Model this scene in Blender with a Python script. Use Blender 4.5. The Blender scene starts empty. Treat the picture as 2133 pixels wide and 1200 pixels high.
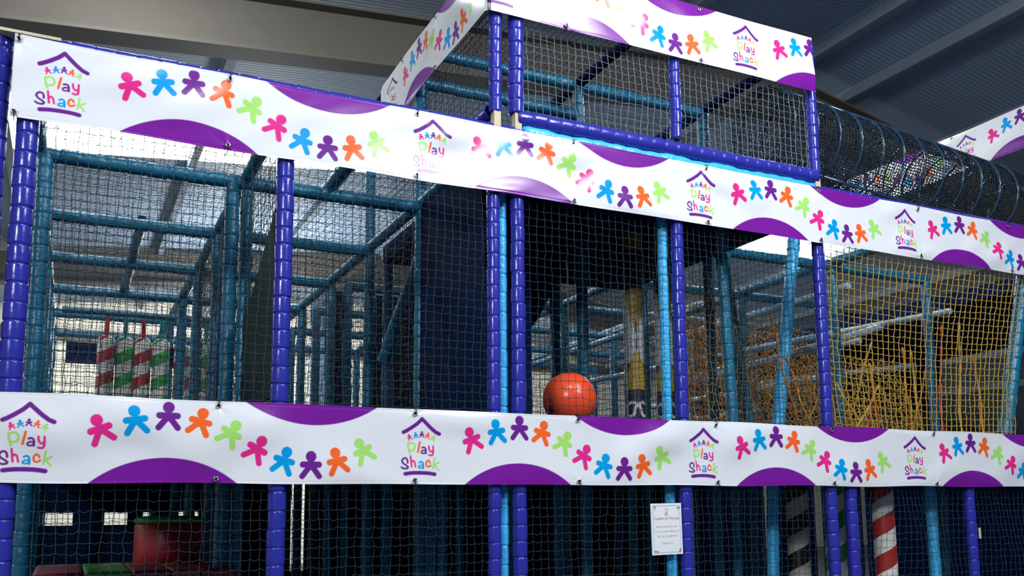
import bpy, math, random
import numpy as np
from mathutils import Vector, Matrix
random.seed(7); rng = np.random.RandomState(7)
C = bpy.context.scene.collection
scn = bpy.context.scene

# ------------------------------------------------------------------ camera
# 4:3 phone frame whose lower part is cropped away, so the optical centre sits below the picture centre
F = 1902.2; CX, CY = 1066.5, 800.0
PITCH, YAW, ROLL = math.radians(7.697), math.radians(25.871), math.radians(-0.447)
CAM = Vector((-2.2102, -4.8, 1.6))
def cam_axes():
    cp, sp, cy, sy, cr, sr = math.cos(PITCH), math.sin(PITCH), math.cos(YAW), math.sin(YAW), math.cos(ROLL), math.sin(ROLL)
    f = Vector((sy*cp, cy*cp, sp)); rt = Vector((cy, -sy, 0)); up = rt.cross(f)
    return cr*rt + sr*up, -sr*rt + cr*up, f
RT, UP, FW = cam_axes()
cd = bpy.data.cameras.new('camera'); co = bpy.data.objects.new('camera', cd); C.objects.link(co)
cd.sensor_width = 36; cd.lens = F/2133*36; cd.shift_y = (CY-600)/2133; cd.clip_end = 200; cd.clip_start = 0.05
m = Matrix((RT, UP, -FW)).transposed().to_4x4(); m.translation = CAM
co.matrix_world = m
scn.camera = co

# ------------------------------------------------------------------ world, lights, exposure
scn.view_settings.view_transform = 'Standard'; scn.view_settings.look = 'None'
scn.view_settings.gamma = 1; scn.view_settings.use_curve_mapping = False
scn.view_settings.exposure = 0.0
w = bpy.data.worlds.new('world'); scn.world = w; w.use_nodes = True
w.node_tree.nodes['Background'].inputs[0].default_value = (0.035, 0.14, 0.42, 1)
w.node_tree.nodes['Background'].inputs[1].default_value = 0.30
def area(name, loc, target, sx, sy, energy, color):
    l = bpy.data.lights.new(name, 'AREA'); l.shape = 'RECTANGLE'; l.size = sx; l.size_y = sy; l.energy = energy; l.color = color
    o = bpy.data.objects.new(name, l); C.objects.link(o); o.location = loc
    o.rotation_euler = (Vector(target)-Vector(loc)).to_track_quat('-Z', 'Y').to_euler()
    return o
area('high_bay_light', (2.9, -7.2, 7.2), (1.0, 0, 2.6), 1.2, 0.8, 400, (0.93, 0.97, 1.0))
area('high_bay_light', (-8.0, -9.0, 6.0), (0.6, 0, 1.8), 1.2, 0.8, 560, (0.93, 0.97, 1.0))  # added fill lamp, evens the light on the lower banner
area('high_bay_light', (5.4, 2.9, 6.6), (4.6, 2.6, 2.6), 0.9, 0.6, 90, (0.93, 0.97, 1.0))  # added fill lamp to brighten the rails behind the yellow net
area('high_bay_light', (-1.2, -3.6, 7.4), (-0.8, 0, 2.4), 1.0, 0.7, 120, (0.93, 0.97, 1.0))
area('high_bay_light', (2.1, -3.0, 6.55), (1.0, 0, 4.0), 0.8, 0.9, 85, (0.93, 0.97, 1.0))
area('high_bay_light', (-1.9, 3.1, 7.0), (-1.7, 5.2, 2.6), 0.9, 0.6, 95, (0.93, 0.97, 1.0))  # added fill lamp to brighten the striped bags
pl_ = bpy.data.lights.new('hall_light', 'POINT'); pl_.energy = 900; pl_.shadow_soft_size = .5; pl_.color = (.95, .98, 1)  # added fill, lifts the rear roof and wall
po_ = bpy.data.objects.new('hall_light', pl_); C.objects.link(po_); po_.location = (1.5, 15.0, 5.2)
area('high_bay_light', (4.0, 19.0, 7.0), (4.0, 22.0, 3.0), 14, 1.0, 650, (1.0, 0.98, 0.93))  # added wide fill lamp to brighten the back wall
SKYLIGHT = 9.0

# ------------------------------------------------------------------ helpers
def tag(o, label=None, cat=None, group=None, kind=None):
    if label: o['label'] = label
    if cat: o['category'] = cat
    if group: o['group'] = group
    if kind: o['kind'] = kind
    return o
def mesh_obj(name, verts, faces, mat, parent=None, smooth=False):
    me = bpy.data.meshes.new(name)
    v = np.asarray(verts, dtype=np.float32).reshape(-1, 3)
    if isinstance(faces, np.ndarray):
        k = faces.shape[1]; nf = len(faces)
        me.vertices.add(len(v)); me.vertices.foreach_set('co', v.ravel())
        me.loops.add(nf*k); me.loops.foreach_set('vertex_index', faces.astype(np.int32).ravel())
        me.polygons.add(nf); me.polygons.foreach_set('loop_start', np.arange(0, nf*k, k, dtype=np.int32))
        me.update(calc_edges=True)
    else:
        me.from_pydata([tuple(map(float, p)) for p in v], [], faces); me.update()
    me.validate()
    if mat: me.materials.append(mat)
    if smooth: me.polygons.foreach_set('use_smooth', np.ones(len(me.polygons), dtype=bool))
    o = bpy.data.objects.new(name, me); C.objects.link(o)
    if parent: o.parent = parent
    return o
def empty(name, loc=(0, 0, 0)):
    o = bpy.data.objects.new(name, None); C.objects.link(o); o.location = loc; return o
def recentre(o, p):
    """put the origin of a mesh object at p without moving its geometry"""
    p = Vector(p); o.data.transform(Matrix.Translation(-p)); o.location = p; return o
class Geo:
    """collects shapes that become ONE mesh"""
    def __init__(s): s.v = []; s.f = []; s.n = 0
    def add(s, v, f):
        s.v.append(np.asarray(v, float).reshape(-1, 3)); s.f += [tuple(int(i)+s.n for i in q) for q in f]; s.n += len(s.v[-1]); return s
    def box(s, x0, x1, y0, y1, z0, z1):
        v = [(x, y, z) for x in (x0, x1) for y in (y0, y1) for z in (z0, z1)]
        return s.add(v, [(0, 1, 3, 2), (4, 6, 7, 5), (0, 4, 5, 1), (2, 3, 7, 6), (0, 2, 6, 4), (1, 5, 7, 3)])
    def sweep(s, pts, rad, sides=12, cap=True, twist=0):
        v, f = tube_geo(pts, rad, sides, cap); return s.add(v, f)
    def build(s, name, mat, parent=None, smooth=False):
        return mesh_obj(name, np.concatenate(s.v), s.f, mat, parent, smooth)
def tube_geo(pts, rad, sides=12, cap=True):
    pts = np.asarray(pts, float); n = len(pts); rad = np.broadcast_to(rad, (n,)).astype(float)
    t = np.gradient(pts, axis=0); t /= np.linalg.norm(t, axis=1)[:, None]+1e-12
    ref = np.array([0, 0, 1.0]) if abs(t[:, 2]).max() < .9 else np.array([1.0, 0.13, 0])
    a = np.cross(t, ref); a /= np.linalg.norm(a, axis=1)[:, None]; b = np.cross(t, a)
    th = np.arange(sides)*2*np.pi/sides
    ring = a[:, None, :]*np.cos(th)[None, :, None]+b[:, None, :]*np.sin(th)[None, :, None]
    v = (pts[:, None, :]+ring*rad[:, None, None]).reshape(-1, 3)
    f = []
    for i in range(n-1):
        for j in range(sides):
            k = (j+1) % sides; f.append((i*sides+j, i*sides+k, (i+1)*sides+k, (i+1)*sides+j))
    if cap: f.append(tuple(range(sides-1, -1, -1))); f.append(tuple((n-1)*sides+j for j in range(sides)))
    return v, f
PROFILE = [(0.0, .84), (.025, .94), (.07, .99), (.13, 1.0), (.87, 1.0), (.93, .99), (.975, .94)]
def padded_pts(p0, p1, r, seg, irregular=.12, elbow0=None):
    p0 = np.array(p0, float); p1 = np.array(p1, float); L = np.linalg.norm(p1-p0); n = max(1, int(round(L/seg)))
    cuts = np.linspace(0, 1, n+1)
    if n > 2: cuts[1:-1] += (rng.rand(n-1)-.5)*irregular/n
    P, R = [], []
    for i in range(n):
        k = 1+(rng.rand()-.5)*.05; off = (rng.rand(3)-.5)*r*.10
        for (t, q) in PROFILE:
            P.append(p0+(p1-p0)*(cuts[i]+(cuts[i+1]-cuts[i])*t)+off*(1 if .05 < t < .95 else .5)); R.append(r*q*k)
    P.append(p1); R.append(r*.8)
    return np.array(P), np.array(R)
def padded(name, p0, p1, r, mat, seg=.095, sides=14, parent=None):
    P, R = padded_pts(p0, p1, r, seg)
    d = np.array(p1, float)-np.array(p0, float)
    # keep jitter from tilting rings: straight axis for the frame
    n = len(P); ax = d/np.linalg.norm(d)
    ref = np.array([0, 0, 1.0]) if abs(ax[2]) < .9 else np.array([1.0, 0, 0])
    a = np.cross(ax, ref); a /= np.linalg.norm(a); b = np.cross(ax, a); th = np.arange(sides)*2*np.pi/sides
    ring = a*np.cos(th)[:, None]+b*np.sin(th)[:, None]
    v = (P[:, None, :]+ring[None]*R[:, None, None]).reshape(-1, 3)
    i = np.arange(n-1)[:, None]; j = np.arange(sides)[None]; k = (j+1) % sides
    f = np.stack([i*sides+j, i*sides+k, (i+1)*sides+k, (i+1)*sides+j], -1).reshape(-1, 4)
    # end caps as fans of quads (even side count)
    cap = []
    for base in (0, (n-1)*sides):
        for q in range(1, sides-2, 2): cap.append((base, base+q, base+q+1, base+q+2))
    f = np.concatenate([f, np.array(cap)])
    o = mesh_obj(name, v, f, mat, parent, True)
    if parent is None: recentre(o, p0)
    return o

# ------------------------------------------------------------------ materials
def mat(name, col, rough=.5, spec=.5, metal=0, bump=0, bscale=20, coat=0, noise=0, nscale=6, emit=None, estr=0):
    m = bpy.data.materials.new(name); m.use_nodes = True; nt = m.node_tree; b = nt.nodes['Principled BSDF']
    b.inputs['Base Color'].default_value = (*col, 1); b.inputs['Roughness'].default_value = rough
    b.inputs['Specular IOR Level'].default_value = spec; b.inputs['Metallic'].default_value = metal
    if coat: b.inputs['Coat Weight'].default_value = coat; b.inputs['Coat Roughness'].default_value = .12
    if emit: b.inputs['Emission Color'].default_value = (*emit, 1); b.inputs['Emission Strength'].default_value = estr
    tc = nt.nodes.new('ShaderNodeTexCoord')
    if bump:
        n = nt.nodes.new('ShaderNodeTexNoise'); n.inputs['Scale'].default_value = bscale; n.inputs['Detail'].default_value = 3
        bp = nt.nodes.new('ShaderNodeBump'); bp.inputs['Strength'].default_value = bump; bp.inputs['Distance'].default_value = .02
        nt.links.new(tc.outputs['Object'], n.inputs['Vector']); nt.links.new(n.outputs['Fac'], bp.inputs['Height']); nt.links.new(bp.outputs[0], b.inputs['Normal'])
    if noise:
        n = nt.nodes.new('ShaderNodeTexNoise'); n.inputs['Scale'].default_value = nscale; n.inputs['Detail'].default_value = 4
        mp = nt.nodes.new('ShaderNodeMapRange'); mp.inputs[3].default_value = 1-noise; mp.inputs[4].default_value = 1+noise
        mx = nt.nodes.new('ShaderNodeVectorMath'); mx.operation = 'SCALE'; mx.inputs[0].default_value = col
        nt.links.new(tc.outputs['Object'], n.inputs['Vector']); nt.links.new(n.outputs['Fac'], mp.inputs[0]); nt.links.new(mp.outputs[0], mx.inputs['Scale']); nt.links.new(mx.outputs[0], b.inputs['Base Color'])
    return m
M = {}
M['blue'] = mat('indigo_vinyl', (.030, .034, .35), .22, .5, bump=.10, bscale=22)
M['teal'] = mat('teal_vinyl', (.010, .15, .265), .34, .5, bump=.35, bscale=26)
M['cyan'] = mat('cyan_vinyl', (.06, .50, .92), .32, .5, bump=.35, bscale=26)  # brightened copy of the teal vinyl, lit look put into the colour
M['navy'] = mat('navy_vinyl', (.0015, .012, .055), .8, .05, bump=.2, bscale=8)
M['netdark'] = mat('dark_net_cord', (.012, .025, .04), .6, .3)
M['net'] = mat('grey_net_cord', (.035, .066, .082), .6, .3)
M['netpale'] = mat('pale_net_cord', (.24, .30, .34), .5, .5)  # brighter copy of the net cord, tower light put into the colour
M['palerail'] = mat('pale_blue_rail', (.34, .52, .68), .3, .5, bump=.3)
M['netyellow'] = mat('yellow_net_cord', (.56, .36, .065), .6, .3)
M['netorange'] = mat('orange_rope', (.62, .22, .03), .6, .3)
M['timber'] = mat('pale_timber', (.62, .55, .38), .7, .3, noise=.15)
M['metal'] = mat('bright_eyelet', (.7, .7, .7), .25, .5, 1)
M['black'] = mat('black_plastic', (.008, .008, .012), .5)
M['ball'] = mat('orange_red_vinyl', (.98, .095, .03), .28, .5)
M['beam'] = mat('painted_steel_beam', (.125, .112, .092), .6, .3, noise=.08)
M['beamdark'] = mat('steel_flange', (.05, .085, .12), .7, .3)
M['purlin'] = mat('purlin_steel', (.20, .25, .30), .6, .3)
M['floor'] = mat('grey_floor', (.10, .10, .11), .5, .4, noise=.1)
M['wall'] = mat('cream_wall', (.72, .70, .60), .8, .2, noise=.05)
M['greenv'] = mat('green_vinyl', (.06, .42, .05), .35)
M['redv'] = mat('red_vinyl', (.45, .02, .03), .35)
M['maroon'] = mat('maroon_vinyl', (.30, .02, .05), .4)
M['brown'] = mat('tan_vinyl', (.40, .12, .06), .4)
M['strapred'] = mat('red_strap', (.75, .02, .02), .5)
M['strapteal'] = mat('teal_strap', (.05, .55, .45), .5)
M['skylight'] = mat('translucent_rooflight', (.8, .85, .9), .6, emit=(.93, .97, 1.0), estr=SKYLIGHT)

def roof_material():
    m = mat('corrugated_roof_sheet', (.27, .36, .47), .6, .4); nt = m.node_tree; b = nt.nodes['Principled BSDF']
    tc = nt.nodes.new('ShaderNodeTexCoord'); wv = nt.nodes.new('ShaderNodeTexWave'); wv.bands_direction = 'Y'
    wv.inputs['Scale'].default_value = 4.5; wv.wave_profile = 'SIN'
    bp = nt.nodes.new('ShaderNodeBump'); bp.inputs['Strength'].default_value = .16; bp.inputs['Distance'].default_value = .02
    nt.links.new(tc.outputs['Object'], wv.inputs['Vector']); nt.links.new(wv.outputs['Fac'], bp.inputs['Height']); nt.links.new(bp.outputs[0], b.inputs['Normal'])
    return m
M['roof'] = roof_material()
def stripe_material(name, ca, cb, pitch, rough=.35):
    m = mat(name, ca, rough); nt = m.node_tree; b = nt.nodes['Principled BSDF']
    tc = nt.nodes.new('ShaderNodeTexCoord'); sp = nt.nodes.new('ShaderNodeSeparateXYZ'); nt.links.new(tc.outputs['Object'], sp.inputs[0])
    def mth(op, a, b_=None):
        n = nt.nodes.new('ShaderNodeMath'); n.operation = op
        for i, x in enumerate((a, b_)):
            if x is None: continue
            if isinstance(x, (int, float)): n.inputs[i].default_value = x
            else: nt.links.new(x, n.inputs[i])
        return n.outputs[0]
    ang = mth('DIVIDE', mth('ARCTAN2', sp.outputs[1], sp.outputs[0]), -2*math.pi)
    fr = mth('FRACT', mth('ADD', mth('ADD', ang, mth('DIVIDE', sp.outputs[2], pitch)), 20.0))
    st = mth('GREATER_THAN', fr, .5)
    mx = nt.nodes.new('ShaderNodeMix'); mx.data_type = 'RGBA'; mx.inputs[6].default_value = (*ca, 1); mx.inputs[7].default_value = (*cb, 1)
    nt.links.new(st, mx.inputs[0]); nt.links.new(mx.outputs[2], b.inputs['Base Color'])
    return m
WHITE = (.78, .76, .68)
M['candyred'] = stripe_material('red_and_white_spiral', WHITE, (.42, .015, .02), .24)
M['candygreen'] = stripe_material('green_and_white_spiral', WHITE, (.03, .36, .05), .24)
M['poleblack'] = stripe_material('black_and_white_spiral', (.55, .5, .42), (.01, .006, .01), .27)  # both stripes darkened, shade put into the colours
M['polered'] = stripe_material('deep_red_and_white_spiral', WHITE, (.40, .02, .015), .27)
M['polegreen'] = stripe_material('deep_green_and_white_spiral', WHITE, (.02, .30, .05), .27)
def attr_material(name, rough, coat=0):
    m = mat(name, (1, 1, 1), rough, .5, coat=coat); nt = m.node_tree; b = nt.nodes['Principled BSDF']
    a = nt.nodes.new('ShaderNodeAttribute'); a.attribute_name = 'print'; nt.links.new(a.outputs['Color'], b.inputs['Base Color'])
    return m
M['banner'] = attr_material('printed_vinyl_banner', .24)
M['printed'] = attr_material('printed_vinyl_roller', .45)
def set_print(o, cols):
    a = o.data.color_attributes.new('print', 'FLOAT_COLOR', 'POINT')
    c = np.concatenate([cols, np.ones((len(cols), 1))], 1).astype(np.float32); a.data.foreach_set('color', c.ravel())

# ------------------------------------------------------------------ the building
t5, t11 = math.tan(math.radians(5.1)), math.tan(math.radians(11.3))
XR = 6.95
def roof_z(x): return 7.62+(x-1.69)*t5 if x < XR else (7.62+(XR-1.69)*t5)-(x-XR)*t11
floor = Geo().box(-14, 34, -14, 24, -.1, 0).build('floor', M['floor']); tag(floor, kind='structure')
def slab(x0, x1, y0, y1, dz=0, th=.06):
    g = Geo()
    a, b = roof_z(x0+1e-6)+dz, roof_z(x1-1e-6)+dz
    v = [(x0, y0, a), (x1, y0, b), (x1, y1, b), (x0, y1, a), (x0, y0, a+th), (x1, y0, b+th), (x1, y1, b+th), (x0, y1, a+th)]
    g.add(v, [(0, 1, 2, 3), (7, 6, 5, 4), (0, 4, 5, 1), (1, 5, 6, 2), (2, 6, 7, 3), (3, 7, 4, 0)]); return g
SKY0, SKY1 = 8.6, 10.75
g = Geo()
for (a, b) in ((-14, XR), (XR, 30)):
    for (y0, y1) in ((-3, SKY0), (SKY1, 24)):
        s = slab(a, b, y0, y1); g.add(np.concatenate(s.v), s.f)
s = slab(12.5, 30, SKY0, SKY1); g.add(np.concatenate(s.v), s.f)
tag(g.build('ceiling', M['roof']), kind='structure')
g = Geo()
for (a, b) in ((-14, XR), (XR, 12.5)):
    s = slab(a, b, SKY0, SKY1); g.add(np.concatenate(s.v), s.f)
tag(g.build('window_1', M['skylight']), kind='structure')
tag(Geo().box(-14, 34, 22.5, 22.7, 0, 9).build('wall_back', M['wall']), kind='structure')
tag(Geo().box(30, 30.2, -14, 24, 0, 9).build('wall_right', M['wall']), kind='structure')
tag(Geo().box(-14.2, -14, -14, 24, 0, 9).build('wall_left', M['wall']), kind='structure')
def rafter(n, y):
    """portal frame rafter: web plate, bottom and top flanges, following the roof slopes"""
    g = Geo()
    for (a, b) in ((-14, XR), (XR, 30)):
        za, zb = roof_z(a+1e-6)-.18, roof_z(b-1e-6)-.18
        for (y0, y1, z0, z1) in ((y-.01, y+.01, -.62, 0), (y-.16, y+.16, -.66, -.62), (y-.16, y+.16, -.03, 0)):
            v = [(a, y0, za+z0), (b, y0, zb+z0), (b, y1, zb+z0), (a, y1, za+z0), (a, y0, za+z1), (b, y0, zb+z1), (b, y1, zb+z1), (a, y1, za+z1)]
            g.add(v, [(0, 3, 2, 1), (4, 5, 6, 7), (0, 1, 5, 4), (1, 2, 6, 5), (2, 3, 7, 6), (3, 0, 4, 7)])
    g.box(7.35, 7.37, y-.12, y+.12, roof_z(7.36)-.80, roof_z(7.36)-.2)
    tag(g.build('trim_%d' % n, M['beam']), kind='structure')
rafter(1, 5.0); rafter(2, 16.5)
n = 3
for x in (-8.5, -5.9, -3.3, -.65, 1.95, 4.5, 7.05, 8.15, 10.2, 12.4, 14.6, 17, 19.5, 22):
    z = roof_z(x); g = Geo()
    g.box(x-.03, x+.03, -3, 22.4, z-.18, z); g.box(x-.03, x+.09, -3, 22.4, z-.185, z-.17)
    tag(g.build('trim_%d' % n, M['purlin']), kind='structure'); n += 1
for x in (3.0, 9.5): tag(Geo().box(x-.15, x+.15, 16.35, 16.65, 0, 6.8).build('trim_%d' % n, M['beamdark']), kind='structure'); n += 1
tag(Geo().box(-14, 34, 22.3, 22.5, 6.2, 6.5).build('trim_%d' % n, M['beam']), kind='structure'); n += 1

# ------------------------------------------------------------------ banners (printed artwork computed per vertex)
def srgb(r, g_, b): return np.array([((c/255)/12.92 if c/255 < .04045 else ((c/255+.055)/1.055)**2.4) for c in (r, g_, b)])
PINK, BLUE, PURP, ORAN, GREE, DOME = srgb(232, 45, 140), srgb(0, 158, 226), srgb(112, 36, 142), srgb(252, 104, 38), srgb(168, 228, 112), srgb(122, 28, 152)
TILE = 1.916; NT = 684; DU = TILE/NT; BH = .412; NV = int(BH/DU)
tile = np.ones((NV+1, NT, 3))*np.array([.80, .82, .85])
UU, VV = np.meshgrid(np.arange(NT)*DU, np.arange(NV+1)*BH/NV)      # u=0 at the logo centre
def paint(sdf_fn, col, box):
    for sh in (-TILE, 0, TILE):
        u0, u1, v0, v1 = box[0]+sh, box[1]+sh, box[2], box[3]
        i0, i1 = max(0, int(u0/DU)-2), min(NT, int(u1/DU)+3); j0, j1 = max(0, int(v0/BH*NV)-2), min(NV+1, int(v1/BH*NV)+3)
        if i0 >= i1 or j0 >= j1: continue
        U, V = UU[j0:j1, i0:i1]-sh, VV[j0:j1, i0:i1]
        cov = np.clip(.5-sdf_fn(U, V)/DU, 0, 1)[..., None]
        tile[j0:j1, i0:i1] = tile[j0:j1, i0:i1]*(1-cov)+col*cov
def seg_sdf(U, V, a, b, r):
    a = np.array(a); b = np.array(b); d = b-a; L = (d@d)+1e-12
    t = np.clip(((U-a[0])*d[0]+(V-a[1])*d[1])/L, 0, 1)
    return np.hypot(U-a[0]-t*d[0], V-a[1]-t*d[1])-r
def stroke(pts, r, col):
    p = np.array(pts); box = (p[:, 0].min()-r, p[:, 0].max()+r, p[:, 1].min()-r, p[:, 1].max()+r)
    def f(U, V):
        s = None
        for a, b in zip(pts[:-1], pts[1:]):
            q = seg_sdf(U, V, a, b, r); s = q if s is None else np.minimum(s, q)
        return s
    paint(f, col, box)
def figure(cx, cz, rot, col, k=1.0):
    c, s = math.cos(math.radians(rot)), math.sin(math.radians(rot))
    def T(x, z): return (cx+k*(c*x-s*z), cz+k*(s*x+c*z))
    def f(U, V):
        q = seg_sdf(U, V, T(0, .0405), T(0, .043), .0275*k)
        q = np.minimum(q, seg_sdf(U, V, T(-.041, 0), T(.041, 0), .0165*k))
        for e in (-1, 1): q = np.minimum(q, seg_sdf(U, V, T(e*.004, -.006), T(e*.044, -.060), .0150*k))
        return np.minimum(q, seg_sdf(U, V, T(0, .025), T(0, -.016), .0125*k))
    paint(f, col, (cx-.1*k, cx+.1*k, cz-.1*k, cz+.1*k))
for (u, z, rot, col) in ((.303, .254, 22, PINK), (.457, .303, 10, BLUE), (.606, .329, 0, PURP), (.756, .306, -15, ORAN), (.904, .252, -30, GREE),
                         (1.036, .176, -28, PINK), (1.174, .121, -16, BLUE), (1.311, .100, 0, PURP), (1.448, .122, 14, ORAN), (1.587, .178, 27, GREE)):
    figure(u, z, rot, col)
def dome(u0, u1, h, top):
    c = (u0+u1)/2; half = (u1-u0)/2; R = (half*half+h*h)/(2*h)
    zc = (BH-h+R) if top else (h-R)
    paint(lambda U, V: np.hypot(U-c, V-zc)-R, DOME, (u0, u1, BH-h if top else 0, BH if top else h))
dome(.262, .942, .122, False); dome(.975, 1.665, .108, True)
def L5(x, y): return (-.129+x/889*.2823, .376-y/1200*.3506)          # logo drawing coordinates
W5 = .000318
def S5(pts, hw, col): stroke([L5(*p) for p in pts], hw*W5*.93, col)
S5([(423, 60), (340, 148), (230, 232), (140, 292), (88, 318)], 36, PURP); S5([(423, 60), (500, 140), (590, 230), (680, 305), (748, 335)], 36, PURP)
for (x, y, r, col) in ((200, 408, 22, PINK), (313, 370, 10, BLUE), (425, 350, 0, PURP), (533, 372, -15, ORAN), (638, 415, -30, GREE)):
    u, z = L5(x, y); figure(u, z, r, col, .25)
S5([(172, 525), (188, 640), (210, 712)], 18, GREE); S5([(180, 545), (215, 515), (260, 512), (297, 548), (305, 600), (285, 642), (245, 660), (195, 655)], 18, GREE)
S5([(390, 498), (358, 685)], 19, ORAN)
S5([(430, 602), (465, 592), (495, 610), (505, 650), (505, 710)], 17, PURP); S5([(500, 655), (450, 650), (418, 675), (425, 703), (465, 710), (500, 688)], 15, PURP)
S5([(558, 570), (562, 630), (590, 672), (622, 672), (637, 640)], 18, PINK); S5([(637, 570), (640, 700), (625, 738), (590, 745), (560, 735)], 18, PINK)
S5([(172, 890), (168, 840), (148, 808), (110, 802), (78, 830), (70, 870), (95, 905), (150, 940), (180, 968), (172, 992), (130, 1002), (90, 995), (60, 975)], 18, PURP)
S5([(222, 765), (235, 870), (245, 960)], 18, PINK); S5([(235, 885), (262, 848), (290, 862), (305, 900), (315, 960)], 17, PINK)
S5([(385, 882), (420, 865), (450, 885), (458, 930), (458, 990)], 17, BLUE); S5([(455, 932), (400, 935), (370, 958), (377, 982), (415, 988), (455, 965)], 15, BLUE)
S5([(582, 885), (570, 852), (540, 840), (515, 865), (508, 910), (520, 950), (550, 960), (580, 945), (597, 932)], 17, ORAN)
S5([(663, 795), (650, 900), (638, 990)], 17, GREE); S5([(740, 875), (665, 925), (735, 1015)], 17, GREE)
S5([(127, 1097), (220, 1082), (300, 1076), (400, 1073), (500, 1076), (580, 1082), (668, 1097)], 36, PURP)

def banner(path, s0, s1, z0, u_of_s, label, eyes, seed, wave=1.0, group=None, top_tilt=0.0):
    """path(s, d) -> (x, y) at distance d in front of the frame; s in metres along the cloth"""
    ns = int(round((s1-s0)/DU)); S = s0+np.arange(ns+1)*DU; V = np.arange(NV+1)*BH/NV
    SS, VVv = np.meshgrid(S, V); r = np.random.RandomState(seed)
    d = np.zeros_like(SS)
    env = np.sin(np.pi*np.clip(VVv/BH, 0, 1))**.7
    for k in range(9):                                            # long soft diagonal folds
        a = r.uniform(-.5, .5)+(.55 if k % 2 else -.25); wl = r.uniform(.22, .8); ph = r.uniform(0, 6.28)
        d += r.uniform(.0012, .0035)*wl/.4*np.sin((SS*math.sin(a)+VVv*math.cos(a))*2*np.pi/wl+ph+1.3*np.sin(SS*1.7+ph))*env
    for (es, ez) in eyes:                                         # pull creases fanning out of the eyelets
        dx = SS-es; dz = VVv-ez; R = np.hypot(dx, dz)+1e-4; ang = np.arctan2(dz, dx)
        d += .0008*np.exp(-R/.10)*np.sin(ang*5+seed)*np.clip(R/.02, 0, 1)
    d = d*wave*1.9 + .006*wave*env; d = np.logaddexp(d/.005, 0)*.005
    hem = np.exp(-((VVv-BH+.012)/.004)**2)+np.exp(-((VVv-.012)/.004)**2); d -= .0008*hem
    sag = .004*np.sin(SS*2*np.pi/1.03+seed)+.003*np.sin(SS*5.1+seed*2)
    Z = z0+VVv+sag*(VVv/BH-.5)*1.2
    X, Y = path(SS, d)
    v = np.stack([X, Y, Z], -1).reshape(-1, 3)
    jj, ii = np.meshgrid(np.arange(NV), np.arange(ns), indexing='ij'); w_ = ns+1
    f = np.stack([jj*w_+ii, jj*w_+ii+1, (jj+1)*w_+ii+1, (jj+1)*w_+ii], -1).reshape(-1, 4)
    o = mesh_obj('banner', v, f, M['banner'], None, True)
    idx = np.round(u_of_s(S)/DU).astype(int) % NT
    set_print(o, tile[:, idx].reshape(-1, 3))
    tag(o, label, 'banner')
    for (es, ez) in eyes:
        (x, y) = path(np.array(es), np.array(.004)); (x2, y2) = path(np.array(es), np.array(.024)); n = Vector((float(x2-x), float(y2-y), 0)).normalized()
        c = Vector((float(x), float(y), z0+ez)) + n*.008*wave
        side = Vector((0, 0, 1)).cross(n)
        g = Geo(); N = 14; ring = []
        for q in range(N+1):
            t = 2*math.pi*q/N; ring.append(c+side*math.cos(t)*.0105+Vector((0, 0, 1))*math.sin(t)*.0105+n*.002)
        g.sweep(ring, .0035, 6, False); e = g.build('eyelet', M['metal'], o, True)
        g = Geo(); g.add([c+side*math.cos(t)*.009+Vector((0, 0, 1))*math.sin(t)*.009+n*.0015 for t in np.linspace(0, 2*math.pi, 11)[:-1]], [tuple(range(10))])
        sgn = 1 if ez > BH/2 else -1
        g.sweep([c+n*.004, c+n*.012+Vector((0, 0, sgn*.015)), c+n*.006+Vector((0, 0, sgn*.026)), c-n*.03+Vector((0, 0, sgn*.034))], .0028, 6)
        g.sweep([c+n*.010+Vector((0, 0, sgn*.012))+side*.002, c+n*.014+Vector((0, 0, sgn*.020))+side*.008, c+n*.014+Vector((0, 0, sgn*.028))+side*.014], .0014, 5)
        g.build('cable_tie', M['black'], o, True)
    return o
def front(y): return lambda s, d: (s, y-d)
ex = [-2.53, -1.55, -.51, .52, 1.545, 2.545, 3.555, 4.6]
eyes = [(x, BH-.026) for x in ex]+[(x, .022) for x in ex]
banner(front(-.062), -2.95, 5.6, 1.729, lambda s: s+.473, 'lower of the two long white banners, across the front at first floor level', [e for e in eyes if e[0] > -2], 3)
banner(front(-.062), -2.548, 5.6, 3.458, lambda s: s+.419, 'upper of the two long white banners, running under the blue railed tower', eyes, 11)
def wrap(s, d):
    s = np.asarray(s, float); d = np.asarray(d, float)
    r_ = .03; k = np.clip((s+r_)/(2*r_), 0, 1); th = k*np.pi/2          # s<0 is the side, s>0 the front
    x = np.where(s < -r_, -.065-d, np.where(s > r_, s-.065-r_+.0, -.065+r_-(r_+d)*np.cos(th)))
    y = np.where(s < -r_, -.065-s+0*.0, np.where(s > r_, -.065-d, -.065+r_-(r_+d)*np.sin(th)))
    return x, y
banner(wrap, -2.1, 2.66, 4.602, lambda s: s+1.80, 'white banner wrapped around the top of the blue tower', [(x, z) for x in (-1.55, -.85, .58, 1.63) for z in (BH-.026, .022)], 23, .8)
banner(lambda s, d: (6.0-d, -s), -3.3, .6, 5.03, lambda s: s+1.29, 'white banner at the far right beyond the net tunnel', [(-1.45, BH-.026), (-2.5, BH-.026)], 31, .8)
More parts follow.
